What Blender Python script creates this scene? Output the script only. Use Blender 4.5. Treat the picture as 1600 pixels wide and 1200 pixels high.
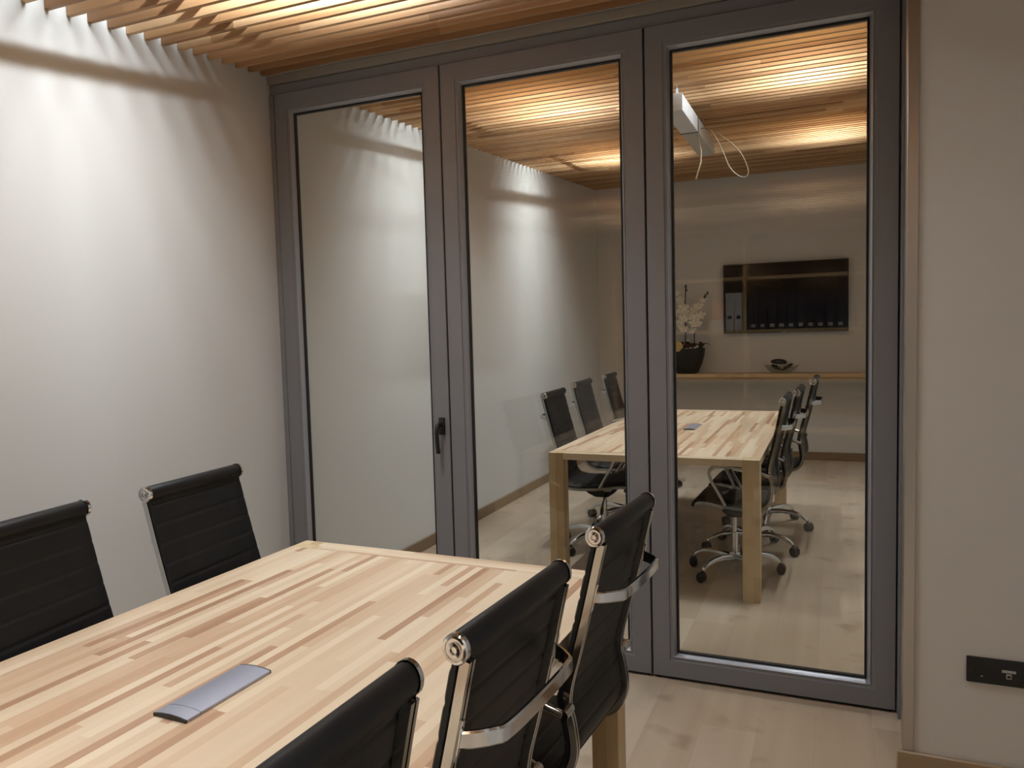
import bpy, bmesh, math, random
from mathutils import Vector, Matrix
R = math.radians
random.seed(7)
S = bpy.context.scene
for o in list(bpy.data.objects):
    bpy.data.objects.remove(o)
COL = S.collection

# ------------------------------------------------------------------ camera
CAM = Vector((2.5309, -3.0439, 1.4423))
YAW, PITCH, ROLL, FPX = 0.39995, -0.06819, -0.0271, 1192.49
fw = Vector((-math.sin(YAW) * math.cos(PITCH), math.cos(YAW) * math.cos(PITCH), math.sin(PITCH)))
r0 = Vector((math.cos(YAW), math.sin(YAW), 0))
u0 = r0.cross(fw)
rr = r0 * math.cos(ROLL) + u0 * math.sin(ROLL)
uu = u0 * math.cos(ROLL) - r0 * math.sin(ROLL)
cd = bpy.data.cameras.new('camera')
cam = bpy.data.objects.new('camera', cd)
COL.objects.link(cam)
cd.sensor_width = 36.0
cd.lens = FPX / 1600 * 36.0
cd.clip_start = 0.02
cam.matrix_world = Matrix(((rr.x, uu.x, -fw.x, CAM.x), (rr.y, uu.y, -fw.y, CAM.y), (rr.z, uu.z, -fw.z, CAM.z), (0, 0, 0, 1)))
S.camera = cam

# ------------------------------------------------------------------ world, exposure
W = bpy.data.worlds.new('world')
S.world = W
W.use_nodes = True
W.node_tree.nodes['Background'].inputs[0].default_value = (0.9, 0.93, 1.0, 1)
W.node_tree.nodes['Background'].inputs[1].default_value = 0.02
S.view_settings.view_transform = 'Standard'
S.view_settings.look = 'None'
S.view_settings.gamma = 1
S.view_settings.use_curve_mapping = False
S.view_settings.exposure = 0.0
S.cycles.use_denoising = True
S.cycles.max_bounces = 10
S.cycles.diffuse_bounces = 5
S.cycles.glossy_bounces = 5
S.cycles.transparent_max_bounces = 16
S.cycles.sample_clamp_indirect = 4.0
S.cycles.caustics_reflective = False
S.cycles.caustics_refractive = False

LAMP_W = 68.0        # watts of each lamp above the slats
LAMP_COLOUR = (0.885, 0.955, 1.0)
LAMP_NEAR = [(0.95, -1.1), (0.95, -3.25), (2.4, -3.25)]
LAMP_FAR = [(0.95, 1.33), (2.4, 1.33), (0.8, 3.4), (2.5, 3.4)]


# ------------------------------------------------------------------ materials
def srgb(r, g, b):
    f = lambda c: (c / 255 / 12.92) if c / 255 <= 0.04045 else ((c / 255 + 0.055) / 1.055) ** 2.4
    return (f(r), f(g), f(b), 1)


def mat(name, color, rough=0.5, metal=0.0, spec=0.5):
    m = bpy.data.materials.new(name)
    m.use_nodes = True
    b = m.node_tree.nodes['Principled BSDF']
    b.inputs['Base Color'].default_value = color
    b.inputs['Roughness'].default_value = rough
    b.inputs['Metallic'].default_value = metal
    b.inputs['Specular IOR Level'].default_value = spec
    return m


class NT:
    def __init__(s, m):
        s.t = m.node_tree
        s.b = s.t.nodes['Principled BSDF']

    def n(s, typ, **kw):
        nd = s.t.nodes.new(typ)
        for k, v in kw.items():
            setattr(nd, k, v)
        return nd

    def l(s, a, b):
        s.t.links.new(a, b)

    def math(s, op, a, b=None, c=None):
        nd = s.n('ShaderNodeMath', operation=op)
        for i, v in enumerate((a, b, c)):
            if v is None:
                continue
            if isinstance(v, (int, float)):
                nd.inputs[i].default_value = v
            else:
                s.l(v, nd.inputs[i])
        return nd.outputs[0]

    def ramp(s, fac, stops):
        nd = s.n('ShaderNodeValToRGB')
        el = nd.color_ramp.elements
        while len(el) < len(stops):
            el.new(0.5)
        for e, (p, c) in zip(el, stops):
            e.position = p
            e.color = c
        s.l(fac, nd.inputs[0])
        return nd.outputs[0]


def bumpy(m, scale, strength, dist=0.002, detail=3):
    k = NT(m)
    tc = k.n('ShaderNodeTexCoord')
    no = k.n('ShaderNodeTexNoise')
    no.inputs['Scale'].default_value = scale
    no.inputs['Detail'].default_value = detail
    k.l(tc.outputs['Object'], no.inputs['Vector'])
    bp = k.n('ShaderNodeBump')
    bp.inputs['Strength'].default_value = strength
    bp.inputs['Distance'].default_value = dist
    k.l(no.outputs[0], bp.inputs['Height'])
    k.l(bp.outputs[0], k.b.inputs['Normal'])
    return m


def strip_wood(name, along, wid, length, stops, rough=0.4, jitter=0.5, grain=0.12, gscale=9.0, seam=0.0, spec=0.4, knots=False):
    """wood laid in strips: 'along' is the grain axis (0 x, 1 y, 2 z), object space"""
    m = mat(name, (0.6, 0.45, 0.3, 1), rough, 0, spec)
    k = NT(m)
    tc = k.n('ShaderNodeTexCoord')
    sp = k.n('ShaderNodeSeparateXYZ')
    k.l(tc.outputs['Object'], sp.inputs[0])
    a = sp.outputs[along]
    others = [i for i in range(3) if i != along]
    u = sp.outputs[others[0]]
    v = sp.outputs[others[1]]
    us = k.math('DIVIDE', u, wid)
    row = k.math('FLOOR', us)
    vrow = k.math('FLOOR', k.math('DIVIDE', v, 0.2)) if along != 2 else k.math('FLOOR', k.math('DIVIDE', v, wid))
    rown = k.math('ADD', row, k.math('MULTIPLY', vrow, 17.0))
    wn1 = k.n('ShaderNodeTexWhiteNoise', noise_dimensions='1D')
    k.l(k.math('ADD', rown, 0.37), wn1.inputs['W'])
    off = k.math('MULTIPLY', wn1.outputs['Value'], length * 7.3)
    # each row has its own piece length
    lenr = k.math('MULTIPLY_ADD', wn1.outputs['Value'], length * jitter, length)
    pos = k.math('DIVIDE', k.math('ADD', a, off), lenr)
    piece = k.math('FLOOR', pos)
    cb = k.n('ShaderNodeCombineXYZ')
    k.l(rown, cb.inputs[0])
    k.l(piece, cb.inputs[1])
    wn2 = k.n('ShaderNodeTexWhiteNoise', noise_dimensions='2D')
    k.l(cb.outputs[0], wn2.inputs['Vector'])
    # grain
    mp = k.n('ShaderNodeMapping')
    sc = [gscale * 6] * 3
    sc[along] = gscale * 0.35
    mp.inputs['Scale'].default_value = sc
    k.l(tc.outputs['Object'], mp.inputs['Vector'])
    no = k.n('ShaderNodeTexNoise')
    no.inputs['Scale'].default_value = 1.0
    no.inputs['Detail'].default_value = 4
    k.l(mp.outputs[0], no.inputs['Vector'])
    g = k.math('MULTIPLY', k.math('SUBTRACT', no.outputs[0], 0.5), grain * 4)
    fac = k.math('ADD', wn2.outputs['Value'], g)
    col = k.ramp(fac, stops)
    if seam > 0:
        fr = k.math('FRACT', us)
        e1 = k.math('LESS_THAN', fr, seam)
        fp = k.math('FRACT', pos)
        e2 = k.math('LESS_THAN', fp, seam * wid / length)
        e = k.math('MAXIMUM', e1, e2)
        mx = k.n('ShaderNodeMix', data_type='RGBA')
        mx.inputs['B'].default_value = tuple(c * 0.55 for c in stops[0][1][:3]) + (1,)
        k.l(k.math('MULTIPLY', e, 0.6), mx.inputs['Factor'])
        k.l(col, mx.inputs['A'])
        col = mx.outputs['Result']
    if knots:                                   # small dark knots and cloudy patches
        vo = k.n('ShaderNodeTexNoise')
        vo.inputs['Scale'].default_value = 5.5
        vo.inputs['Detail'].default_value = 2.5
        k.l(tc.outputs['Object'], vo.inputs['Vector'])
        kf = k.ramp(vo.outputs[0], [(0.0, (0, 0, 0, 1)), (0.60, (0, 0, 0, 1)), (0.78, (1, 1, 1, 1))])
        mx = k.n('ShaderNodeMix', data_type='RGBA')
        mx.inputs['B'].default_value = srgb(138, 116, 92)
        k.l(k.math('MULTIPLY', kf, 0.75), mx.inputs['Factor'])
        k.l(col, mx.inputs['A'])
        col = mx.outputs['Result']
    k.l(col, k.b.inputs['Base Color'])
    return m


M = {}
M['wall'] = bumpy(mat('wall_paint', srgb(205, 204, 201), 0.75), 300, 0.12, 0.0006)
M['plenum'] = mat('plenum_dark', srgb(70, 62, 55), 0.9)
M['grey'] = bumpy(mat('grey_lacquer', srgb(124, 126, 132), 0.42), 500, 0.06, 0.0004)
M['bead'] = mat('bead_lit_grey', srgb(172, 174, 182), 0.3, 0.45)  # frame grey lightened to imitate the highlight along the bead
M['gasket'] = mat('rubber_black', srgb(24, 24, 26), 0.6)
M['soffit'] = mat('soffit_beige', srgb(150, 143, 132), 0.6)
M['steel'] = bumpy(mat('brushed_steel', (0.55, 0.53, 0.5, 1), 0.36, 1.0), 30, 0.1)
M['chrome'] = mat('chrome', (0.62, 0.62, 0.62, 1), 0.09, 1.0)
M['alu'] = mat('polished_aluminium', (0.52, 0.52, 0.51, 1), 0.16, 1.0)
M['leather'] = bumpy(mat('black_leather', srgb(17, 17, 19), 0.5, 0, 0.35), 350, 0.25, 0.0008)
M['plastic'] = mat('black_plastic', srgb(20, 20, 21), 0.45)
M['screen'] = mat('tv_screen', srgb(8, 8, 10), 0.12)
M['anod'] = mat('anodised_aluminium', srgb(176, 180, 196), 0.42, 0.75)
M['white'] = mat('white_plastic', srgb(206, 208, 213), 0.4)
M['lgrey'] = mat('light_grey_plastic', srgb(176, 174, 168), 0.5)
M['cable'] = mat('beige_cable', srgb(150, 134, 112), 0.5)
M['pot'] = mat('black_pot', srgb(18, 18, 19), 0.4)
M['petal'] = mat('petal', srgb(226, 220, 204), 0.6)
M['stem'] = mat('stem', srgb(60, 62, 38), 0.6)
M['moss'] = bumpy(mat('moss', srgb(70, 44, 34), 0.9), 60, 0.8, 0.01)
M['wooddisc'] = mat('pale_disc', srgb(196, 170, 110), 0.7)
M['pebble'] = mat('pebble', srgb(205, 200, 192), 0.5)
M['pine'] = mat('dark_pod', srgb(40, 34, 28), 0.7)
M['binder_dark'] = mat('binder_navy', srgb(38, 42, 58), 0.5)
M['binder_white'] = mat('binder_white', srgb(225, 225, 222), 0.5)
M['orange'] = mat('orange_card', srgb(214, 110, 62), 0.6)
tab = [(0.0, srgb(172, 136, 108)), (0.13, srgb(190, 155, 125)), (0.3, srgb(205, 177, 147)), (0.6, srgb(214, 191, 162)), (1.0, srgb(224, 205, 178))]
M['table_y'] = strip_wood('beech_strips_lengthwise', 1, 0.023, 0.40, tab, 0.33, 0.8, 0.06)
M['table_x'] = strip_wood('beech_strips_crosswise', 0, 0.021, 0.42, tab, 0.33, 0.8, 0.05)
M['table_z'] = strip_wood('beech_strips_upright', 2, 0.04, 0.8, [(0.0, srgb(176, 146, 108)), (0.4, srgb(200, 174, 134)), (1.0, srgb(214, 192, 156))], 0.4, 0.8, 0.12)
fl = [(0.0, srgb(172, 153, 131)), (0.35, srgb(181, 163, 141)), (0.7, srgb(186, 168, 147)), (1.0, srgb(193, 176, 156))]
M['floor'] = strip_wood('oak_floor_boards', 1, 0.19, 1.3, fl, 0.38, 0.3, 0.3, 2.2, 0.004, knots=True)
M['oak'] = strip_wood('oak_board', 0, 0.7, 4.0, [(0.0, srgb(186, 156, 116)), (0.5, srgb(206, 176, 134)), (1.0, srgb(220, 192, 152))], 0.45, 0.2, 0.2, 6.0)
M['skirt'] = strip_wood('oak_skirting_shaded', 0, 0.3, 2.0, [(0.0, srgb(128, 106, 84)), (0.5, srgb(146, 124, 98)), (1.0, srgb(162, 140, 112))], 0.45, 0.2, 0.2, 6.0)  # both skirting oaks darkened for the shade on their front faces
M['skirt_y'] = strip_wood('oak_skirting_lengthwise', 1, 0.3, 2.0, [(0.0, srgb(128, 106, 84)), (0.5, srgb(146, 124, 98)), (1.0, srgb(162, 140, 112))], 0.45, 0.2, 0.2, 6.0)
PITCH_S = 0.084
M['slat'] = strip_wood('ceiling_slat_wood', 0, PITCH_S, 1.1, [(0.0, srgb(148, 110, 75)), (0.35, srgb(182, 142, 101)), (0.7, srgb(200, 162, 121)), (1.0, srgb(212, 178, 138))], 0.5, 0.6, 0.16, 5.0)


def glass(name, tint, boost=1.0):
    m = bpy.data.materials.new(name)
    m.use_nodes = True
    t = m.node_tree
    t.nodes.clear()
    out = t.nodes.new('ShaderNodeOutputMaterial')
    tr = t.nodes.new('ShaderNodeBsdfTransparent')
    tr.inputs[0].default_value = tint
    gl = t.nodes.new('ShaderNodeBsdfGlossy')
    gl.inputs['Roughness'].default_value = 0.0
    gl.inputs['Color'].default_value = (1, 1, 1, 1)
    geo = t.nodes.new('ShaderNodeNewGeometry')
    dot = t.nodes.new('ShaderNodeVectorMath')
    dot.operation = 'DOT_PRODUCT'
    t.links.new(geo.outputs['Normal'], dot.inputs[0])
    t.links.new(geo.outputs['Incoming'], dot.inputs[1])

    def mt(op, a, b):
        n = t.nodes.new('ShaderNodeMath')
        n.operation = op
        for i, v in enumerate((a, b)):
            if v is None:
                continue
            if isinstance(v, (int, float)):
                n.inputs[i].default_value = v
            else:
                t.links.new(v, n.inputs[i])
        return n.outputs[0]
    c = mt('ABSOLUTE', dot.outputs['Value'], None)
    f = mt('POWER', mt('SUBTRACT', 1.0, c), 5.0)
    f = mt('ADD', mt('MULTIPLY', f, 0.96), 0.034 * boost)
    mx = t.nodes.new('ShaderNodeMixShader')
    t.links.new(f, mx.inputs[0])
    t.links.new(tr.outputs[0], mx.inputs[1])
    t.links.new(gl.outputs[0], mx.inputs[2])
    t.links.new(mx.outputs[0], out.inputs[0])
    return m


M['glass'] = glass('pane_glass', (0.908, 0.918, 0.904, 1))
M['bowlglass'] = glass('bowl_glass', (0.88, 0.90, 0.88, 1), 2.4)


def emit(name, color, strength):
    m = bpy.data.materials.new(name)
    m.use_nodes = True
    b = m.node_tree.nodes['Principled BSDF']
    b.inputs['Emission Color'].default_value = color
    b.inputs['Emission Strength'].default_value = strength
    return m


M['bulb'] = emit('lamp_diffuser', (1, 0.93, 0.84, 1), 3.0)


# ------------------------------------------------------------------ mesh helpers
def finish(bm, name, m, parent=None, smooth=None, loc=None):
    bmesh.ops.recalc_face_normals(bm, faces=bm.faces)
    me = bpy.data.meshes.new(name)
    bm.to_mesh(me)
    bm.free()
    if smooth is not None:
        for p in me.polygons:
            p.use_smooth = True
        me.set_sharp_from_angle(angle=R(smooth))
    o = bpy.data.objects.new(name, me)
    COL.objects.link(o)
    me.materials.append(m)
    if parent:
        o.parent = parent
    if loc:
        o.location = loc
    return o


def add_box(bm, a, b, bev=0.0, seg=2):
    vs = bmesh.ops.create_cube(bm, size=1.0)['verts']
    c = [(a[i] + b[i]) / 2 for i in range(3)]
    s = [abs(b[i] - a[i]) for i in range(3)]
    for v in vs:
        v.co = Vector((v.co.x * s[0] + c[0], v.co.y * s[1] + c[1], v.co.z * s[2] + c[2]))
    if bev > 0:
        es = list({e for v in vs for e in v.link_edges})
        bmesh.ops.bevel(bm, geom=es, offset=bev, segments=seg, affect='EDGES', profile=0.5)
    return vs


def box(name, a, b, m, parent=None, bev=0.0, seg=2):
    bm = bmesh.new()
    add_box(bm, a, b, bev, seg)
    return finish(bm, name, m, parent, 40 if bev else None)


def add_prism(bm, pts, axis, lo, hi):
    """polygon pts in the two other axes, extruded along axis"""
    def mk(p, h):
        q = list(p)
        q.insert(axis, h)
        return bm.verts.new(q)
    A = [mk(p, lo) for p in pts]
    B = [mk(p, hi) for p in pts]
    bm.faces.new(A)
    bm.faces.new(B[::-1])
    n = len(pts)
    for i in range(n):
        bm.faces.new((A[i], B[i], B[(i + 1) % n], A[(i + 1) % n]))


def smooth_path(pts, per=6):
    P = [Vector(p) for p in pts]
    out = []
    for i in range(len(P) - 1):
        p0 = P[max(i - 1, 0)]
        p1, p2 = P[i], P[i + 1]
        p3 = P[min(i + 2, len(P) - 1)]
        for k in range(per):
            t = k / per
            out.append(0.5 * ((2 * p1) + (p2 - p0) * t + (2 * p0 - 5 * p1 + 4 * p2 - p3) * t * t + (3 * p1 - p0 - 3 * p2 + p3) * t ** 3))
    out.append(P[-1])
    return out


def add_sweep(bm, path, section, up=Vector((0, 0, 1)), caps=True, scale=None):
    """section: list of (a, b); a along side = tangent x up, b along the other normal"""
    P = [Vector(p) for p in path]
    rings = []
    for i, p in enumerate(P):
        t = (P[min(i + 1, len(P) - 1)] - P[max(i - 1, 0)]).normalized()
        side = t.cross(up)
        if side.length < 1e-4:
            side = t.cross(Vector((1, 0, 0)))
        side.normalize()
        nn = side.cross(t).normalized()
        k = scale[i] if scale else 1.0
        rings.append([bm.verts.new(p + side * (a * k) + nn * (b * k)) for a, b in section])
    n = len(section)
    for i in range(len(rings) - 1):
        for j in range(n):
            bm.faces.new((rings[i][j], rings[i][(j + 1) % n], rings[i + 1][(j + 1) % n], rings[i + 1][j]))
    if caps:
        bm.faces.new(rings[0][::-1])
        bm.faces.new(rings[-1])


def circ(r, n=10):
    return [(r * math.cos(2 * math.pi * i / n), r * math.sin(2 * math.pi * i / n)) for i in range(n)]


def add_tube(bm, path, r, n=10, up=Vector((0, 0, 1)), scale=None):
    add_sweep(bm, path, circ(r, n), up, True, scale)


def tube(name, path, r, m, parent=None, n=10, up=Vector((0, 0, 1)), scale=None):
    bm = bmesh.new()
    add_tube(bm, path, r, n, up, scale)
    return finish(bm, name, m, parent, 50)


def add_lathe(bm, prof, n=24, axis='z', centre=(0, 0, 0), close=True):
    rings = []
    c = Vector(centre)
    for r, h in prof:
        ring = []
        for i in range(n):
            a = 2 * math.pi * i / n
            p = (r * math.cos(a), r * math.sin(a), h)
            if axis == 'x':
                p = (h, r * math.cos(a), r * math.sin(a))
            elif axis == 'y':
                p = (r * math.cos(a), h, r * math.sin(a))
            ring.append(bm.verts.new(c + Vector(p)))
        rings.append(ring)
    for i in range(len(rings) - 1):
        for j in range(n):
            bm.faces.new((rings[i][j], rings[i][(j + 1) % n], rings[i + 1][(j + 1) % n], rings[i + 1][j]))
    if close:
        bm.faces.new(rings[0][::-1])
        bm.faces.new(rings[-1])


def lathe(name, prof, m, parent=None, n=24, axis='z', centre=(0, 0, 0), close=True):
    bm = bmesh.new()
    add_lathe(bm, prof, n, axis, centre, close)
    return finish(bm, name, m, parent, 40)


def add_ball(bm, c, rx, ry=None, rz=None, u=12, v=8, rot=None):
    vs = bmesh.ops.create_uvsphere(bm, u_segments=u, v_segments=v, radius=1.0)['verts']
    for w in vs:
        p = Vector((w.co.x * rx, w.co.y * (ry or rx), w.co.z * (rz or rx)))
        if rot:
            p = rot @ p
        w.co = p + Vector(c)


def thing(name, label, cat, loc=(0, 0, 0), rotz=0, group=None):
    o = bpy.data.objects.new(name, None)
    o.empty_display_size = 0.1
    COL.objects.link(o)
    o.location = loc
    o.rotation_euler = (0, 0, rotz)
    return tag(o, label, cat, group)


def tag(o, label, cat, group=None):
    o['label'] = label
    o['category'] = cat
    if group:
        o['group'] = group
    return o


def struct(o, label, cat):
    o['kind'] = 'structure'
    return tag(o, label, cat)


def copy_tree(o, parent=None):
    c = o.copy()
    COL.objects.link(c)
    c.parent = parent
    for ch in list(o.children):
        copy_tree(ch, c)
    return c


# ------------------------------------------------------------------ room shell
XR, YN, YF, HW = 3.35, -4.3, 5.6, 3.6


def zb(y):                                   # underside of the slats, rising away from the camera
    return 2.702 + (0.085 if y < 0 else 0.06) * y


FIN = 0.072

struct(box('floor', (-0.1, YN - 0.1, -0.06), (XR + 0.1, YF + 0.1, 0.0), M['floor']), 'pale oak plank floor running under the glass partition', 'floor')
struct(box('wall_left', (-0.1, YN - 0.1, 0), (0, YF + 0.1, HW), M['wall']), 'white wall on the left running through both rooms', 'wall')
struct(box('wall_far', (0, YF, 0), (XR, YF + 0.1, HW), M['wall']), 'wall behind the television in the far room', 'wall')
struct(box('wall_rear', (0, YN - 0.1, 0), (XR, YN, HW), M['wall']), 'rear wall behind the camera', 'wall')
struct(box('wall_side', (XR, YN - 0.1, 0), (XR + 0.1, YF + 0.1, HW), M['wall']), 'side wall outside the frame on the right', 'wall')
struct(box('wall_right', (2.757, -0.42, 0), (XR, 0.07, HW), M['wall']), 'light grey wall on the right holding the black socket plate', 'wall')
struct(box('wall_header', (0, 0.0, 2.704), (2.757, 0.075, HW), M['wall']), 'wall strip above the glass partition behind the slats', 'wall')

bm = bmesh.new()
t = 0.05
pl = 0.52
for y0, y1 in ((YN, 0.0), (0.0, YF)):
    q = [(0, y0, zb(y0 + 1e-6 if y0 == 0 else y0) + pl), (XR, y0, zb(y0) + pl), (XR, y1, zb(y1) + pl), (0, y1, zb(y1) + pl)]
    lo = [bm.verts.new(p) for p in q]
    hi = [bm.verts.new((p[0], p[1], p[2] + t)) for p in q]
    bm.faces.new(lo)
    bm.faces.new(hi[::-1])
    for i in range(4):
        bm.faces.new((lo[i], hi[i], hi[(i + 1) % 4], lo[(i + 1) % 4]))
ceil = finish(bm, 'ceiling', M['plenum'])
struct(ceil, 'dark ceiling void above the wooden slats', 'ceiling')


def slats(y0, y1, xa, xb, name):
    bm = bmesh.new()
    n = int(round((y1 - y0) / PITCH_S))
    for i in range(n + 1):
        y = y0 + i * PITCH_S
        if y > y1 + 1e-6:
            break
        z = zb(y)
        xe = 2.757 if -0.44 < y < 0.09 else xb
        add_box(bm, (xa, y - 0.009, z), (xe, y + 0.009, z + FIN))
    return finish(bm, name, M['slat'], ceil)


slats(-4.24, -0.035, 0.003, XR, 'slat_grille')
slats(0.13, 5.58, 0.003, XR, 'slat_grille')
for ya, yb in ((YN, 0.0), (0.075, YF)):
    for xc in (0.44, 1.68, 2.95):
        bm = bmesh.new()
        za, zc = zb(ya) + FIN, zb(yb) + FIN
        w = 0.013
        if ya < 0 and xc > 2.757:
            yb, zc = -0.42, zb(-0.42) + FIN
        A = [bm.verts.new(p) for p in ((xc - w, ya, za), (xc + w, ya, za), (xc + w, ya, za + 0.026), (xc - w, ya, za + 0.026))]
        B = [bm.verts.new(p) for p in ((xc - w, yb, zc), (xc + w, yb, zc), (xc + w, yb, zc + 0.026), (xc - w, yb, zc + 0.026))]
        bm.faces.new(A)
        bm.faces.new(B[::-1])
        for i in range(4):
            bm.faces.new((A[i], B[i], B[(i + 1) % 4], A[(i + 1) % 4]))
        finish(bm, 'carrier_batten', M['plenum'], ceil)

# skirting boards: body and pale top edge
def skirt(name, a, b, m, label, bev=0.004):
    o = box(name, a, b, m, None, bev, 1)
    struct(o, label, 'baseboard')


skirt('baseboard_left', (0.0, 0.08, 0.0), (0.014, YF, 0.082), M['skirt_y'], 'pale oak skirting along the left wall of the far room')
skirt('baseboard_near', (0.0, YN, 0.0), (0.014, -0.06, 0.082), M['skirt_y'], 'pale oak skirting along the left wall behind the near table')
skirt('baseboard_far', (0.014, YF - 0.014, 0.0), (XR, YF, 0.085), M['skirt'], 'oak skirting under the television wall')
skirt('baseboard_right', (2.716, -0.436, 0.0), (XR, -0.42, 0.088), M['skirt'], 'oak skirting below the socket plate on the right wall')

# ------------------------------------------------------------------ lamps above the slats
def lamp(x, y, label, group, k=1.0):
    z = zb(y) + 0.395
    t = thing('ceiling_lamp', label, 'lamp', (x, y, z), 0, group)
    box('lamp_housing', (-0.035, -0.54, 0.0), (0.035, 0.54, 0.05), M['white'], t, 0.006, 2)
    box('diffuser', (-0.02, -0.51, -0.006), (0.02, 0.51, 0.0), M['bulb'], t, 0.002, 1)
    for ln in (0.30, 0.66, 1.02):                  # the strip is brighter in its middle
        ld = bpy.data.lights.new('lamp_light', 'AREA')
        ld.shape = 'RECTANGLE'
        ld.size = 0.035
        ld.size_y = ln
        ld.energy = LAMP_W * k / 3
        ld.color = LAMP_COLOUR
        lo = bpy.data.objects.new('lamp_light', ld)
        COL.objects.link(lo)
        lo.parent = t
        lo.location = (0, 0, -0.009)


for x, y in LAMP_NEAR:
    lamp(x, y, 'strip lamp above the wooden slats of the near room', 'lamps above the near slats')
for x, y in LAMP_FAR:
    lamp(x, y, 'strip lamp above the wooden slats of the far room', 'lamps above the far slats', 0.74)

# ------------------------------------------------------------------ glass partition
X0, LW, ZT, FR, ZGT, ZGB = 0.0312, 0.9047, 2.6155, 0.0815, 2.534, 0.095
YA, YB = 0.0, 0.062                           # leaf front and back

bm = bmesh.new()
add_box(bm, (0.001, 0.012, 2.6165), (2.757, 0.07, 2.664), 0.002, 1)
add_box(bm, (0.001, 0.004, 0.0), (0.029, 0.07, 2.6165), 0.002, 1)
add_box(bm, (2.747, -0.04, 0.0), (2.7565, 0.07, 2.664), 0.001, 1)
struct(finish(bm, 'trim_1', M['grey'], None, 40), 'dark grey fixed outer frame around the three glass leaves', 'frame')
struct(box('trim_2', (0.001, -0.006, 2.666), (2.757, 0.07, 2.7035), M['soffit'], None, 0.002, 1), 'beige strip between the partition head and the last slat', 'trim')
bm = bmesh.new()
add_box(bm, (2.733, -0.4265, 0.088), (2.764, -0.4205, HW - 0.2), 0.001, 1)
add_box(bm, (2.733, -0.4205, 0.088), (2.738, -0.36, HW - 0.2))
struct(finish(bm, 'trim_3', M['steel'], None, 40), 'brushed steel corner strip at the edge of the right wall', 'trim')


def ring(bm, x0, x1, z0, z1, prof):
    """mitred ring, prof: closed list of (inset, y)"""
    cs = []
    for (sx, sz) in ((0, 0), (1, 0), (1, 1), (0, 1)):
        v = []
        for ins, y in prof:
            x = x0 + ins if sx == 0 else x1 - ins
            z = z0 + ins if sz == 0 else z1 - ins
            v.append(bm.verts.new((x, y, z)))
        cs.append(v)
    n = len(prof)
    for c in range(4):
        A, B = cs[c], cs[(c + 1) % 4]
        for i in range(n):
            bm.faces.new((A[i], B[i], B[(i + 1) % n], A[(i + 1) % n]))


def leaf(i, label):
    x0 = X0 + i * LW + 0.0035
    x1 = X0 + (i + 1) * LW - 0.0035
    root = bpy.data.objects.new('door_%d' % (i + 1), None)
    COL.objects.link(root)
    root.location = (x0, 0, 0.012)
    struct(root, label, 'door')
    w, h = x1 - x0, ZT - 0.012
    top = ZT - ZGT
    bot = ZGB - 0.012
    bm = bmesh.new()
    # outer frame, ring with a stepped inner face
    ring(bm, 0, w, 0, h, [(0.002, YA), (0.0, YA + 0.003), (0.0, YB), (FR, YB), (FR, YA + 0.006), (FR - 0.010, YA + 0.004), (FR - 0.012, YA)])
    finish(bm, 'leaf_frame', M['grey'], root, 30)
    bm = bmesh.new()
    ring(bm, FR, w - FR, FR, h - FR, [(0.0, YA + 0.006), (0.003, YA + 0.002), (0.013, YA + 0.020), (0.014, YA + 0.024), (0.0, YA + 0.024)])
    finish(bm, 'glazing_bead', M['bead'], root, 20)
    bm = bmesh.new()
    ring(bm, FR, w - FR, FR, h - FR, [(0.006, YA + 0.0242), (0.021, YA + 0.022), (0.022, YA + 0.027), (0.022, YA + 0.038), (0.006, YA + 0.038)])
    finish(bm, 'gasket', M['gasket'], root)
    bm = bmesh.new()
    add_box(bm, (FR + 0.012, YA + 0.027, FR + 0.012), (w - FR - 0.012, YA + 0.036, h - FR - 0.012))
    finish(bm, 'glass_pane', M['glass'], root)
    bm = bmesh.new()
    add_box(bm, (0.01, YA + 0.012, -0.012), (w - 0.01, YB - 0.01, 0.0))
    finish(bm, 'bottom_seal', M['gasket'], root)
    for sx, a, b in ((0, -0.0032, 0.0), (1, w, w + 0.0032)):
        bm = bmesh.new()
        add_box(bm, (a, YA + 0.012, 0.0), (b, YB - 0.01, h))
        finish(bm, 'edge_seal', M['gasket'], root)
    return root, w, h


d1, lw_, lh_ = leaf(0, 'grey framed glass leaf beside the left wall with a black lever handle')
d2, _, _ = leaf(1, 'grey framed middle glass leaf without a handle')
d3, _, _ = leaf(2, 'grey framed glass leaf beside the right wall showing the television')
# handle on the first leaf
hx = lw_ - 0.035
hz = 1.012
hb = bpy.data.objects.new('handle', None)
bm = bmesh.new()
add_box(bm, (hx - 0.014, -0.014, hz - 0.038), (hx + 0.014, 0.0, hz + 0.04), 0.004, 2)
hb = finish(bm, 'handle', M['plastic'], d1, 40)
tube('lever', [(hx, -0.012, hz + 0.012), (hx, -0.034, hz + 0.012), (hx - 0.003, -0.045, hz + 0.006), (hx - 0.005, -0.049, hz - 0.02), (hx - 0.005, -0.047, hz - 0.07), (hx - 0.004, -0.042, hz - 0.118)],
     0.0095, M['plastic'], hb, 10, Vector((1, 0, 0)))


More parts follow.
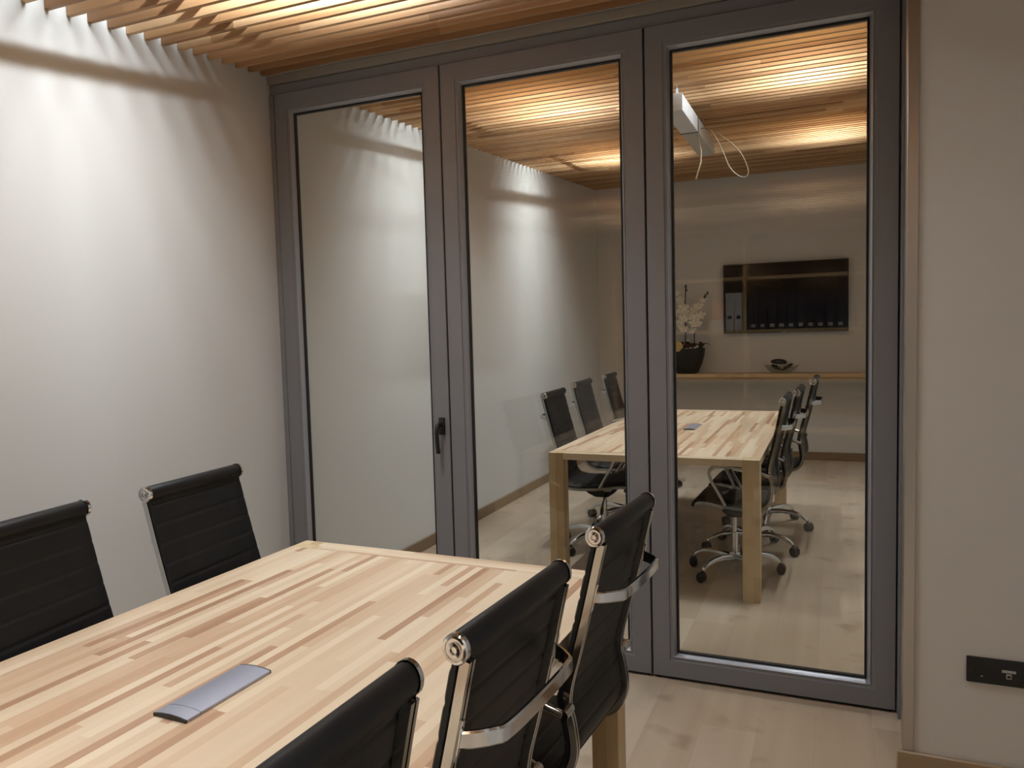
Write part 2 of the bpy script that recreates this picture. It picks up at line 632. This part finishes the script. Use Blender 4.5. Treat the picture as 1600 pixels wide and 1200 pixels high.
# ------------------------------------------------------------------ tables
def make_table(label, x, y_far, w, length, lw, ld, rot, flip):
    """origin at the far-left corner on the floor (flip=-1: the table runs towards the camera)"""
    t = thing('meeting_table', label, 'table', (x, y_far, 0), rot, 'long beech meeting tables')
    ya, yb = (-length, 0) if flip < 0 else (0, length)
    th = 0.038
    box('tabletop', (0, ya + ld + 0.0006, 0.75 - th), (w, yb - ld - 0.0006, 0.75), M['table_y'], t, 0.0012, 1)
    for yy in (ya, yb - ld):
        box('end_rail', (lw + 0.0004, yy, 0.75 - th), (w - lw - 0.0004, yy + ld, 0.75), M['table_x'], t, 0.0012, 1)
        for xx in (0, w - lw):
            box('leg', (xx, yy, 0), (xx + lw, yy + ld, 0.75), M['table_z'], t, 0.0012, 1)
    return t


make_table('beech strip meeting table in the foreground in front of the glass', 0.8687, -0.9547, 1.114, 2.40, 0.077, 0.074, -0.0223, -1)
make_table('beech strip meeting table standing beyond the glass partition', 1.0285, 1.015, 1.1536, 2.393, 0.088, 0.084, 0, 1)


def grommet(label, x, y, w, l, rot):
    t = thing('cable_hatch', label, 'cable hatch', (x, y, 0.75), rot, 'aluminium hatches set in the tables')
    def slab(y0, y1, name, m):
        bm = bmesh.new()
        pts = [(-w / 2, 0.0), (w / 2, 0.0), (w / 2, 0.006), (w / 4, 0.0088), (0, 0.0098), (-w / 4, 0.0088), (-w / 2, 0.006)]
        add_prism(bm, pts, 1, y0, y1)
        return finish(bm, name, m, t, 25)
    slab(-l / 2, -l / 2 + 0.003, 'end_cap', M['plastic'])
    slab(-l / 2 + 0.003, -l / 2 + 0.035, 'end_flap', M['anod'])
    slab(-l / 2 + 0.0362, l / 2 - 0.003, 'lid', M['anod'])
    slab(l / 2 - 0.003, l / 2, 'end_cap', M['plastic'])


grommet('brushed aluminium cable hatch on the near tabletop', 1.4125, -1.936, 0.082, 0.222, -0.0223)
grommet('brushed aluminium cable hatch on the tabletop beyond the glass', 1.632, 2.27, 0.076, 0.29, 0)

# ------------------------------------------------------------------ chairs
PROF = [(-0.335, 0.985), (-0.322, 0.935), (-0.303, 0.86), (-0.284, 0.79), (-0.264, 0.72), (-0.245, 0.655), (-0.239, 0.605), (-0.250, 0.555), (-0.254, 0.495),
        (-0.226, 0.447), (-0.16, 0.428), (-0.06, 0.428), (0.05, 0.438), (0.13, 0.448), (0.19, 0.450), (0.228, 0.438), (0.242, 0.412)]
prof = [Vector((0, p[0], p[1])) for p in smooth_path([(a, b, 0) for a, b in PROF], 8)]
prof = [Vector((0, p.y, p.z)) for p in [Vector((0, q.x, q.y)) for q in smooth_path([(a, b, 0) for a, b in PROF], 8)]]
SPLIT = 8 * 8 + 4        # index where the back turns into the seat


def sling(path, half, parent, name, start_s):
    """ribbed upholstery: closed strip swept along the side profile"""
    bm = bmesh.new()
    s = start_s
    rings = []
    # resample finely
    fine = []
    for i in range(len(path) - 1):
        for k in range(3):
            fine.append(path[i].lerp(path[i + 1], k / 3))
    fine.append(path[-1])
    for i, p in enumerate(fine):
        if i:
            s += (fine[i] - fine[i - 1]).length
        tdir = (fine[min(i + 1, len(fine) - 1)] - fine[max(i - 1, 0)]).normalized()
        nrm = Vector((0, -tdir.z, tdir.y))            # towards the sitter
        ph = ((s / 0.056) % 1.0) - 0.5
        g = math.exp(-(ph / 0.09) ** 2)
        tf = 0.009 - 0.0024 * g
        tb = -0.008 + 0.002 * g
        xs = [-half, -half + 0.006, -half * 0.5, 0, half * 0.5, half - 0.006, half]
        ring = []
        for j, x in enumerate(xs):
            e = 0.55 if j in (0, len(xs) - 1) else 1.0
            ring.append(bm.verts.new(Vector((x, p.y, p.z)) + nrm * tf * e))
        for j, x in reversed(list(enumerate(xs))):
            e = 0.55 if j in (0, len(xs) - 1) else 1.0
            ring.append(bm.verts.new(Vector((x, p.y, p.z)) + nrm * tb * e))
        rings.append(ring)
    n = len(rings[0])
    for i in range(len(rings) - 1):
        for j in range(n):
            bm.faces.new((rings[i][j], rings[i][(j + 1) % n], rings[i + 1][(j + 1) % n], rings[i + 1][j]))
    bm.faces.new(rings[0][::-1])
    bm.faces.new(rings[-1])
    return finish(bm, name, M['leather'], parent, 50)


def make_chair():
    t = thing('office_chair', 'x', 'chair', (0, 0, 0), 0, 'black ribbed office chairs with chrome frames')
    half = 0.225
    back = sling(prof[:SPLIT + 1], half, t, 'backrest', 0.0)
    sling(prof[SPLIT:], half, t, 'seat', 0.55)
    # rolled top edge
    bm = bmesh.new()
    c = Vector((0, -0.337, 0.99))
    add_lathe(bm, [(0.0, -0.226), (0.019, -0.226), (0.021, -0.22), (0.021, 0.22), (0.019, 0.226), (0.0, 0.226)], 20, 'x', c, False)
    finish(bm, 'top_roll', M['leather'], back, 40)
    for sx in (-1, 1):
        bm = bmesh.new()
        h = lambda v: sx * v
        add_lathe(bm, [(0.0225, h(0.2245)), (0.0225, h(0.234)), (0.0205, h(0.237)), (0.0165, h(0.238)), (0.0155, h(0.2355)), (0.0115, h(0.2355)), (0.0105, h(0.239)), (0.006, h(0.2405)), (0.005, h(0.237)), (0.0, h(0.237))], 20, 'x', c, False)
        finish(bm, 'end_cap', M['chrome'], back, 30)
        # side rail behind the upholstery edge, following it from the roll to the seat front
        off = []
        for i, p in enumerate(prof):
            td = (prof[min(i + 1, len(prof) - 1)] - prof[max(i - 1, 0)]).normalized()
            nn = Vector((0, -td.z, td.y))
            off.append(Vector((sx * 0.2135, p.y, p.z)) - nn * 0.0165)
        bm = bmesh.new()
        hs = 0.0115
        sec = [(-hs, -0.008), (hs, -0.008), (hs, 0.008), (0.0035, 0.008), (0.0035, 0.002), (-0.0015, 0.002), (-0.0015, 0.008), (-hs, 0.008)]
        # the groove faces backwards and downwards
        up = Vector((1, 0, 0))
        sec2 = [(b, a) for a, b in sec]
        add_sweep(bm, off[2:-3], sec2, up)
        finish(bm, 'side_rail', M['alu'], t, 30)
        # bracket where the back handle meets the rail
        bm = bmesh.new()
        add_sweep(bm, [(sx * 0.2135, -0.3345, 0.885), (sx * 0.2135, -0.3295, 0.870), (sx * 0.2135, -0.322, 0.838), (sx * 0.2135, -0.317, 0.822)],
                  [(-0.005, -0.0055), (0.005, -0.0055), (0.005, 0.0055), (-0.005, 0.0055)], Vector((1, 0, 0)), True, [0.7, 1.0, 1.0, 0.7])
        finish(bm, 'rail_bracket', M['chrome'], t, 30)
        # arm with its stub
        arm = bmesh.new()
        add_tube(arm, [(sx * 0.214, -0.262, 0.6), (sx * 0.24, -0.264, 0.6), (sx * 0.268, -0.264, 0.6)], 0.011, 12, Vector((0, 0, 1)))
        pth = smooth_path([(sx * 0.262, -0.258, 0.6), (sx * 0.270, -0.2, 0.618), (sx * 0.274, -0.1, 0.638), (sx * 0.276, 0.0, 0.646), (sx * 0.276, 0.08, 0.642), (sx * 0.274, 0.118, 0.614), (sx * 0.268, 0.110, 0.572), (sx * 0.256, 0.066, 0.502), (sx * 0.236, 0.022, 0.43)], 5)
        add_tube(arm, pth, 0.0105, 10, Vector((1, 0, 0)))
        finish(arm, 'armrest', M['alu'], t, 50)
    # handle bar across the back
    bar = smooth_path([(-0.213, -0.322, 0.853), (-0.200, -0.344, 0.853), (-0.172, -0.370, 0.853), (-0.140, -0.383, 0.853), (0, -0.387, 0.853), (0.140, -0.383, 0.853), (0.172, -0.370, 0.853), (0.200, -0.344, 0.853), (0.213, -0.322, 0.853)], 5)
    bm = bmesh.new()
    add_sweep(bm, bar, [(-0.0035, -0.013), (0.0015, -0.013), (0.0045, -0.010), (0.0045, 0.010), (0.0015, 0.013), (-0.0035, 0.013)])
    finish(bm, 'back_handle', M['chrome'], t, 30)
    # cross bars under the seat, mechanism, lever
    bm = bmesh.new()
    for y in (-0.12, 0.06):
        add_box(bm, (-0.205, y - 0.02, 0.400), (0.205, y + 0.02, 0.414), 0.003, 1)
    finish(bm, 'seat_crossbar', M['alu'], t, 40)
    bm = bmesh.new()
    add_prism(bm, [(-0.13, 0.399), (0.10, 0.399), (0.08, 0.367), (0.03, 0.334), (-0.05, 0.334), (-0.11, 0.362)], 0, -0.065, 0.065)
    bmesh.ops.bevel(bm, geom=bm.edges[:], offset=0.006, segments=2, affect='EDGES')
    mech = finish(bm, 'tilt_mechanism', M['plastic'], t, 40)
    lv = tube('height_lever', smooth_path([(0.06, 0.02, 0.362), (0.12, 0.03, 0.354), (0.19, 0.03, 0.332), (0.215, 0.03, 0.307)], 4), 0.0045, M['plastic'], t, 8)
    bm = bmesh.new()
    add_tube(bm, [(0.212, 0.03, 0.310), (0.224, 0.03, 0.290), (0.236, 0.03, 0.264)], 0.011, 10, Vector((0, 1, 0)), [0.7, 1.1, 0.9])
    finish(bm, 'lever_grip', M['plastic'], lv, 50)
    lathe('gas_column', [(0.0, 0.345), (0.0135, 0.345), (0.0135, 0.242), (0.0225, 0.242), (0.0225, 0.238), (0.0225, 0.10), (0.0, 0.10)], M['chrome'], t, 16, close=False)
    # five star base
    lathe('base_hub', [(0.0, 0.128), (0.03, 0.128), (0.037, 0.12), (0.038, 0.085), (0.032, 0.076), (0.0, 0.076)], M['chrome'], t, 20, close=False)
    for k in range(5):
        a = R(90 + 72 * k + 20)
        ca, sa = math.cos(a), math.sin(a)
        P = smooth_path([(0.03, 0, 0.104), (0.10, 0, 0.112), (0.18, 0, 0.113), (0.245, 0, 0.101), (0.288, 0, 0.080), (0.302, 0, 0.066)], 4)
        bm = bmesh.new()
        n = len(P)
        add_sweep(bm, [(p.x * ca, p.x * sa, p.z) for p in P], [(-0.020, -0.013), (0.020, -0.013), (0.0215, 0.0), (0.014, 0.011), (0, 0.014), (-0.014, 0.011), (-0.0215, 0.0)], Vector((0, 0, 1)), True, [1.15 - 0.5 * i / n for i in range(n)])
        finish(bm, 'base_leg', M['chrome'], t, 50)
        cx, cy = 0.302 * ca, 0.302 * sa
        b = R(37 + 97 * k)
        cb, sb = math.cos(b), math.sin(b)
        rot = Matrix.Rotation(b, 3, 'Z')
        bm = bmesh.new()
        # hood
        add_lathe(bm, [(0.0, -0.0075), (0.0245, -0.0075), (0.0265, -0.005), (0.0265, 0.005), (0.0245, 0.0075), (0.0, 0.0075)], 18, 'y', (0.012, 0, 0.031), False)
        add_tube(bm, [(0, 0, 0.05), (0, 0, 0.07)], 0.008, 10)
        bmesh.ops.rotate(bm, verts=bm.verts, cent=(0, 0, 0), matrix=rot)
        bmesh.ops.translate(bm, verts=bm.verts, vec=(cx, cy, 0))
        ca_o = finish(bm, 'caster', M['plastic'], t, 40)
        for sd in (-1, 1):
            bm = bmesh.new()
            y0, y1 = (0.0085, 0.0255) if sd > 0 else (-0.0255, -0.0085)
            add_lathe(bm, [(0.0, y0), (0.026, y0), (0.029, y0 + 0.004), (0.029, y1 - 0.004), (0.026, y1), (0.012, y1 + 0.001 * sd), (0.0, y1 + 0.001 * sd)], 18, 'y', (0.012, 0, 0.0292), False)
            bmesh.ops.rotate(bm, verts=bm.verts, cent=(0, 0, 0), matrix=rot)
            bmesh.ops.translate(bm, verts=bm.verts, vec=(cx, cy, 0))
            finish(bm, 'wheel', M['plastic'], ca_o, 40)
    return t


proto = make_chair()
used = [False]


def place_chair(tx, ty, theta, sx, sy, sz, label, group, base_rot=0):
    """tx, ty: where the middle of the top roll is; theta: direction of the chair's own x axis"""
    o = proto if not used[0] else copy_tree(proto)
    used[0] = True
    a = R(theta)
    fwd = Vector((-math.sin(a), math.cos(a)))
    o.location = (tx + fwd.x * 0.337 * sy, ty + fwd.y * 0.337 * sy, 0)
    o.rotation_euler = (0, 0, a)
    o.scale = (sx, sy, sz)
    for ch in o.children:
        if ch.name.startswith(('base_leg', 'caster')):
            ch.rotation_euler = (0, 0, R(base_rot))
    tag(o, label, 'chair', group)
    return o


GL = 'chairs at the near table'
GF = 'chairs at the table beyond the glass'
CH = [
    (2.078, -1.325, 85.5, 0.80, 0.95, 1.013, 'black ribbed chair at the foreground table, right-hand row, closest to the glass', GL, 0),
    (2.066, -1.955, 86, 0.79, 0.92, 1.02, 'black ribbed chair at the foreground table, middle of the right-hand row', GL, 0),
    (2.058, -2.465, 88, 0.80, 0.88, 1.045, 'black chair of which only the padded top roll shows at the bottom edge', GL, 0),
    (0.72, -1.287, -86.6, 0.84, 1.0, 1.02, 'black ribbed chair against the left wall nearest the glass, whole backrest showing', GL, 0),
    (0.73, -1.862, -84, 0.9, 1.0, 1.02, 'black ribbed chair cut off by the left edge of the picture', GL, 0),
    (0.80, 1.765, -87, 0.98, 1.0, 1.034, 'black chair beyond the glass on the left side of the table, nearest the partition', GF, 0),
    (0.78, 2.45, -87, 1.05, 1.0, 1.054, 'black chair beyond the glass, middle of the left row', GF, 0),
    (0.60, 3.87, -87, 1.0, 1.0, 1.02, 'black chair beyond the glass at the far end of the left row', GF, 36),
    (2.285, 1.455, 88, 0.86, 0.84, 1.04, 'black chair beyond the glass on the right side, just behind the front table leg', GF, 36),
    (2.335, 1.975, 88, 0.86, 0.90, 1.045, 'black chair beyond the glass, middle of the right row', GF, 7),
    (2.41, 2.65, 88, 0.9, 0.95, 1.065, 'black chair beyond the glass at the far end of the right row', GF, 0),
]
for c in CH:
    place_chair(*c)

# ------------------------------------------------------------------ far room furniture
sh = thing('wall_shelf', 'long oak wall shelf below the television', 'shelf', (0.62, YF, 0.899))
box('shelf_board', (0, -0.32, 0.0), (XR - 0.62, 0, 0.036), M['oak'], sh, 0.002, 1)
box('back_rail', (0, -0.018, -0.045), (XR - 0.62, 0, -0.0005), M['oak'], sh, 0.002, 1)

tv = thing('television', 'black flat television on the far wall', 'television', (2.047, YF, 1.73))
box('tv_body', (-0.60, -0.045, -0.35), (0.60, -0.012, 0.35), M['plastic'], tv, 0.004, 1)
bm = bmesh.new()
ring(bm, -0.623, 0.623, -0.371, 0.371, [(0, -0.046), (0, -0.062), (0.011, -0.062), (0.011, -0.046)])
finish(bm, 'bezel', M['plastic'], tv, 30)
box('screen', (-0.612, -0.058, -0.360), (0.612, -0.0455, 0.360), M['screen'], tv)
box('mount', (-0.2, -0.012, -0.2), (0.2, 0.0, 0.2), M['plastic'], tv)
box('maker_badge', (-0.012, -0.0635, -0.3695), (0.012, -0.062, -0.3625), M['anod'], tv)

# orchid bowl
oy = 5.43
oc = thing('potted_orchid', 'white orchid in a black bowl on the shelf left of the television', 'plant', (1.045, oy, 0.935))
bm = bmesh.new()
add_lathe(bm, [(0.0, 0.0), (0.10, 0.0), (0.125, 0.02), (0.165, 0.11), (0.19, 0.20), (0.198, 0.275), (0.190, 0.275), (0.182, 0.22), (0.0, 0.21)], 28, close=False)
for v in bm.verts:
    v.co.y *= 0.75
finish(bm, 'bowl', M['pot'], oc, 40)
bm = bmesh.new()
for i in range(70):
    a = random.uniform(0, 6.28)
    q = random.uniform(0, 0.17) ** 1
    add_ball(bm, (q * math.cos(a), 0.72 * q * math.sin(a), 0.262 + random.uniform(-0.01, 0.075) * (1 if q > 0.05 else 0.6)), random.uniform(0.015, 0.035), random.uniform(0.015, 0.03), random.uniform(0.01, 0.022), 8, 5)
finish(bm, 'bark_mulch', M['moss'], oc, 60)
lathe('pale_disc', [(0.0, -0.012), (0.045, -0.012), (0.056, -0.006), (0.056, 0.006), (0.045, 0.012), (0.0, 0.012)], M['wooddisc'], oc, 20, 'y', (-0.075, -0.135, 0.30), False)
bm = bmesh.new()
for px, pz in ((0.06, 0.278), (0.10, 0.284), (0.015, 0.272), (0.03, 0.36), (0.13, 0.295)):
    add_ball(bm, (px, -0.10 + random.uniform(-0.01, 0.02), pz), random.uniform(0.014, 0.026), 0.015, random.uniform(0.010, 0.018), 8, 6)
finish(bm, 'white_pebbles', M['pebble'], oc, 60)


def flower(bm, c, s, yaw, tilt):
    rot = Matrix.Rotation(yaw, 3, 'Z') @ Matrix.Rotation(tilt, 3, 'X')
    c = Vector(c)
    for k in range(5):
        a = R(90 + 72 * k)
        big = 1.15 if k in (1, 4) else 0.9
        pr = rot @ Matrix.Rotation(-a + R(90), 3, 'Y')
        add_ball(bm, c + pr @ Vector((0, 0, 0.55 * s * big)), 0.40 * s * big, 0.10 * s, 0.52 * s * big, 10, 6, pr)
    add_ball(bm, c + rot @ Vector((0, -0.14 * s, -0.08 * s)), 0.17 * s, 0.2 * s, 0.17 * s, 8, 5)


def spray(pts, flowers, tip):
    path = smooth_path(pts, 6)
    st = tube('flower_stem', path, 0.006, M['stem'], oc, 8, Vector((0, 1, 0)))
    bm = bmesh.new()
    for (x, y, z, s) in flowers:
        flower(bm, (x, y, z), s * 0.58, random.uniform(-0.5, 0.5), random.uniform(-0.35, 0.25))
    finish(bm, 'blossoms', M['petal'], st, 60)
    bm = bmesh.new()
    for (x, y, z) in tip:
        add_ball(bm, (x, y, z), 0.012, 0.012, 0.02, 8, 6)
    finish(bm, 'buds', M['stem'], st, 60)


spray([(-0.02, 0, 0.22), (-0.01, -0.01, 0.5), (-0.01, -0.02, 0.75), (0.0, -0.03, 0.95)],
      [(-0.06, -0.05, 0.80, 0.085), (-0.02, -0.07, 0.72, 0.09), (-0.08, -0.06, 0.66, 0.095), (-0.01, -0.09, 0.60, 0.09), (0.03, -0.05, 0.65, 0.085), (-0.06, -0.09, 0.55, 0.09), (-0.02, -0.08, 0.49, 0.08), (-0.10, -0.04, 0.88, 0.07)],
      [(0.0, -0.03, 0.95), (0.003, -0.03, 0.91)])
spray([(0.08, 0, 0.22), (0.085, -0.01, 0.45), (0.10, -0.02, 0.62), (0.15, -0.03, 0.74), (0.215, -0.04, 0.85)],
      [(0.10, -0.06, 0.69, 0.08), (0.14, -0.07, 0.73, 0.085), (0.065, -0.08, 0.62, 0.085), (0.12, -0.08, 0.61, 0.09), (0.16, -0.06, 0.63, 0.085), (0.09, -0.09, 0.54, 0.085), (0.13, -0.07, 0.54, 0.075), (0.075, -0.06, 0.47, 0.075), (0.185, -0.05, 0.79, 0.06)],
      [(0.21, -0.04, 0.84), (0.232, -0.04, 0.868), (0.20, -0.04, 0.82)])
bm = bmesh.new()
for lx, ang in ((-0.10, -1), (0.03, 1), (0.14, 1)):
    P = smooth_path([(lx, 0.02, 0.23), (lx + 0.02 * ang, 0.01, 0.30), (lx + 0.06 * ang, -0.01, 0.33), (lx + 0.11 * ang, -0.02, 0.31)], 5)
    n = len(P)
    add_sweep(bm, P, [(-0.028, 0.0), (0, -0.003), (0.028, 0.0), (0, 0.004)], Vector((0, 0, 1)), True, [0.4 + 0.8 * math.sin(math.pi * (0.1 + 0.85 * i / n)) for i in range(n)])
finish(bm, 'leaves', M['stem'], oc, 60)

# glass bowl with dark pods
gb = thing('glass_bowl', 'low glass bowl of dark pods on the shelf under the television', 'bowl', (2.02, 5.43, 0.935))
bm = bmesh.new()
n = 40
prof_b = [(0.06, 0.0), (0.10, 0.004), (0.14, 0.035), (0.168, 0.078), (0.163, 0.078), (0.134, 0.038), (0.096, 0.010), (0.055, 0.006)]
rings = []
for r_, h_ in prof_b:
    ringv = []
    for i in range(n):
        a = 2 * math.pi * i / n
        wv = 1 + 0.12 * math.cos(5 * a) * (h_ / 0.078)
        ringv.append(bm.verts.new((r_ * math.cos(a) * wv, 0.8 * r_ * math.sin(a) * wv, h_ + 0.012 * math.cos(5 * a) * (h_ / 0.078))))
    rings.append(ringv)
for i in range(len(rings) - 1):
    for j in range(n):
        bm.faces.new((rings[i][j], rings[i][(j + 1) % n], rings[i + 1][(j + 1) % n], rings[i + 1][j]))
bm.faces.new(rings[0][::-1])
bm.faces.new(rings[-1])
finish(bm, 'glass_dish', M['bowlglass'], gb, 40)
for k, (px, pz, rx, rz, an) in enumerate(((-0.02, 0.118, 0.085, 0.026, 4), (0.06, 0.062, 0.07, 0.016, -32), (-0.05, 0.06, 0.06, 0.02, 25))):
    p = bmesh.new()
    add_ball(p, (px, -0.01 + 0.025 * k, pz), rx, 0.032, rz, 14, 8, Matrix.Rotation(R(an), 3, 'Y'))
    for v in p.verts:
        v.co += Vector((0, 0, 0.005 * math.sin(v.co.x * 190 + v.co.y * 90)))
    tag(finish(p, 'seed_pod', M['pine'], None, 60, (2.02, 5.43, 0.935)), ('long dark seed pod lying across the top of the glass bowl', 'dark seed pod leaning to the right inside the glass bowl', 'dark seed pod leaning to the left inside the glass bowl')[k], 'seed pod', 'dark pods in the glass bowl')

# box shaped unit hanging below the far slats
bx = thing('ceiling_unit', 'white box unit with a dangling cable loop under the far slats', 'ceiling unit', (1.766, 1.266, 2.72))
box('white_housing', (-0.105, 0.0, -0.092), (0.0, 0.52, 0.0), M['white'], bx, 0.004, 2)
box('joint_band', (-0.107, 0.52, -0.094), (0.002, 0.53, 0.002), M['plastic'], bx)
box('shaded_housing', (-0.105, 0.53, -0.092), (0.0, 1.22, 0.0), M['lgrey'], bx, 0.004, 2)  # white box continues; its grey stands in for the slats' shadow
for yy in (0.12, 1.05):
    tube('hanging_rod', [(-0.05, yy, -0.002), (-0.05, yy, zb(1.266 + yy) - 2.72 + FIN)], 0.006, M['anod'], bx, 8, Vector((1, 0, 0)))
def P3(x, z, y=1.85):
    # points measured on the plane y = 1.6 carried along to the unit
    return (x - 1.766, y - 1.266, z - 2.72)


loop = smooth_path([(0.0, 0.62, -0.05), (0.05, 0.60, -0.06), (0.115, 0.45, -0.155), (0.165, 0.38, -0.26), (0.205, 0.36, -0.355), (0.255, 0.34, -0.412), (0.298, 0.334, -0.425), (0.310, 0.334, -0.39), (0.282, 0.334, -0.31), (0.235, 0.36, -0.24), (0.16, 0.45, -0.16), (0.10, 0.55, -0.10), (0.03, 0.62, -0.055)], 5)
tube('cable_loop', loop, 0.0034, M['cable'], bx, 8, Vector((0, 1, 0)))
tube('loose_wire', smooth_path([(-0.02, 0.60, -0.09), (0.02, 0.5, -0.20), (0.035, 0.40, -0.28), (0.042, 0.35, -0.31), (0.03, 0.334, -0.36), (0.015, 0.334, -0.41)], 4), 0.004, M['cable'], bx, 8, Vector((0, 1, 0)))

# ------------------------------------------------------------------ socket plate
sk = thing('socket_plate', 'black double socket plate on the right wall', 'socket', (2.906, -0.42, 0.379))
box('plate', (0.0, -0.008, -0.040), (0.152, 0.0, 0.040), M['plastic'], sk, 0.003, 2)
bm = bmesh.new()
add_lathe(bm, [(0.023, -0.0082), (0.023, -0.0095), (0.0195, -0.0095), (0.0185, -0.0035), (0.0, -0.0035)], 24, 'y', (0.040, 0, 0.0), False)
so = finish(bm, 'power_socket', M['plastic'], sk, 30)
for px in (-0.0095, 0.0095):
    lathe('pin_hole', [(0.0, -0.0038), (0.003, -0.0038), (0.003, -0.0032), (0.0, -0.0032)], M['gasket'], so, 10, 'y', (0.040 + px, 0, 0.0), False)
box('earth_clip', (0.037, -0.0085, -0.0185), (0.043, -0.005, -0.0155), M['steel'], so)
box('label_window', (0.092, -0.0092, 0.002), (0.128, -0.0082, 0.010), M['lgrey'], sk)
ks = box('data_jack', (0.103, -0.0105, -0.016), (0.117, -0.0085, -0.001), M['lgrey'], sk, 0.001, 1)
box('jack_opening', (0.1055, -0.0112, -0.0125), (0.1145, -0.0106, -0.005), M['gasket'], ks)

# ------------------------------------------------------------------ bookcase behind the camera (seen only as a faint reflection)
bc = thing('bookcase', 'pale wooden bookcase reflected faintly in the right glass pane', 'bookcase', (0, YN, 0))
BD = 0.32
for z in (0.06, 0.50, 0.95, 1.39, 1.86, 2.29):
    box('shelf', (0.62, 0.0062, z - 0.014), (3.33, BD, z + 0.014), M['oak'], bc, 0.001, 1)
box('added_back_panel', (0.595, 0.0, 0.0), (3.33, 0.006, 2.33), M['plenum'], bc)  # dark panel added to keep the bright rear wall out of the reflection
for x in (0.605, 1.80, 3.315):
    box('upright', (x - 0.014, 0.0061, 0.0), (x + 0.014, BD + 0.002, 2.33), M['oak'], bc, 0.001, 1)


def binder(x, w, h, z, m, label, group, strip):
    t = thing('ring_binder', label, 'binder', (x, YN + BD - 0.29, z), 0, group)
    box('binder_case', (0, 0, 0), (w, 0.28, h), m, t, 0.004, 1)
    box('spine_label', (w * 0.25, 0.2795, h * strip), (w * 0.75, 0.2812, h * (strip + 0.09)), M['binder_white'] if m is M['binder_dark'] else M['binder_dark'], t)


for i in range(12):
    binder(1.835 + i * 0.079, 0.073, 0.32, 1.4045, M['binder_dark'], 'dark binder in the row reflected in the television', 'dark binders on the bookcase', 0.06)
for i in range(2):
    binder(1.635 + i * 0.075, 0.07, 0.33, 1.4045, M['binder_white'], 'white binder beside the dark row on the bookcase', 'white binders on the bookcase', 0.3)
tag(box('document_box', (1.50, YN + 0.1, 1.4045), (1.615, YN + BD - 0.01, 1.50), M['white'], None, 0.004, 1), 'small white box under the orange card on the bookcase', 'box')
tag(box('orange_box', (1.51, YN + 0.1, 1.5005), (1.605, YN + BD - 0.02, 1.66), M['orange'], None, 0.004, 1), 'orange card box standing on the small white box', 'box')
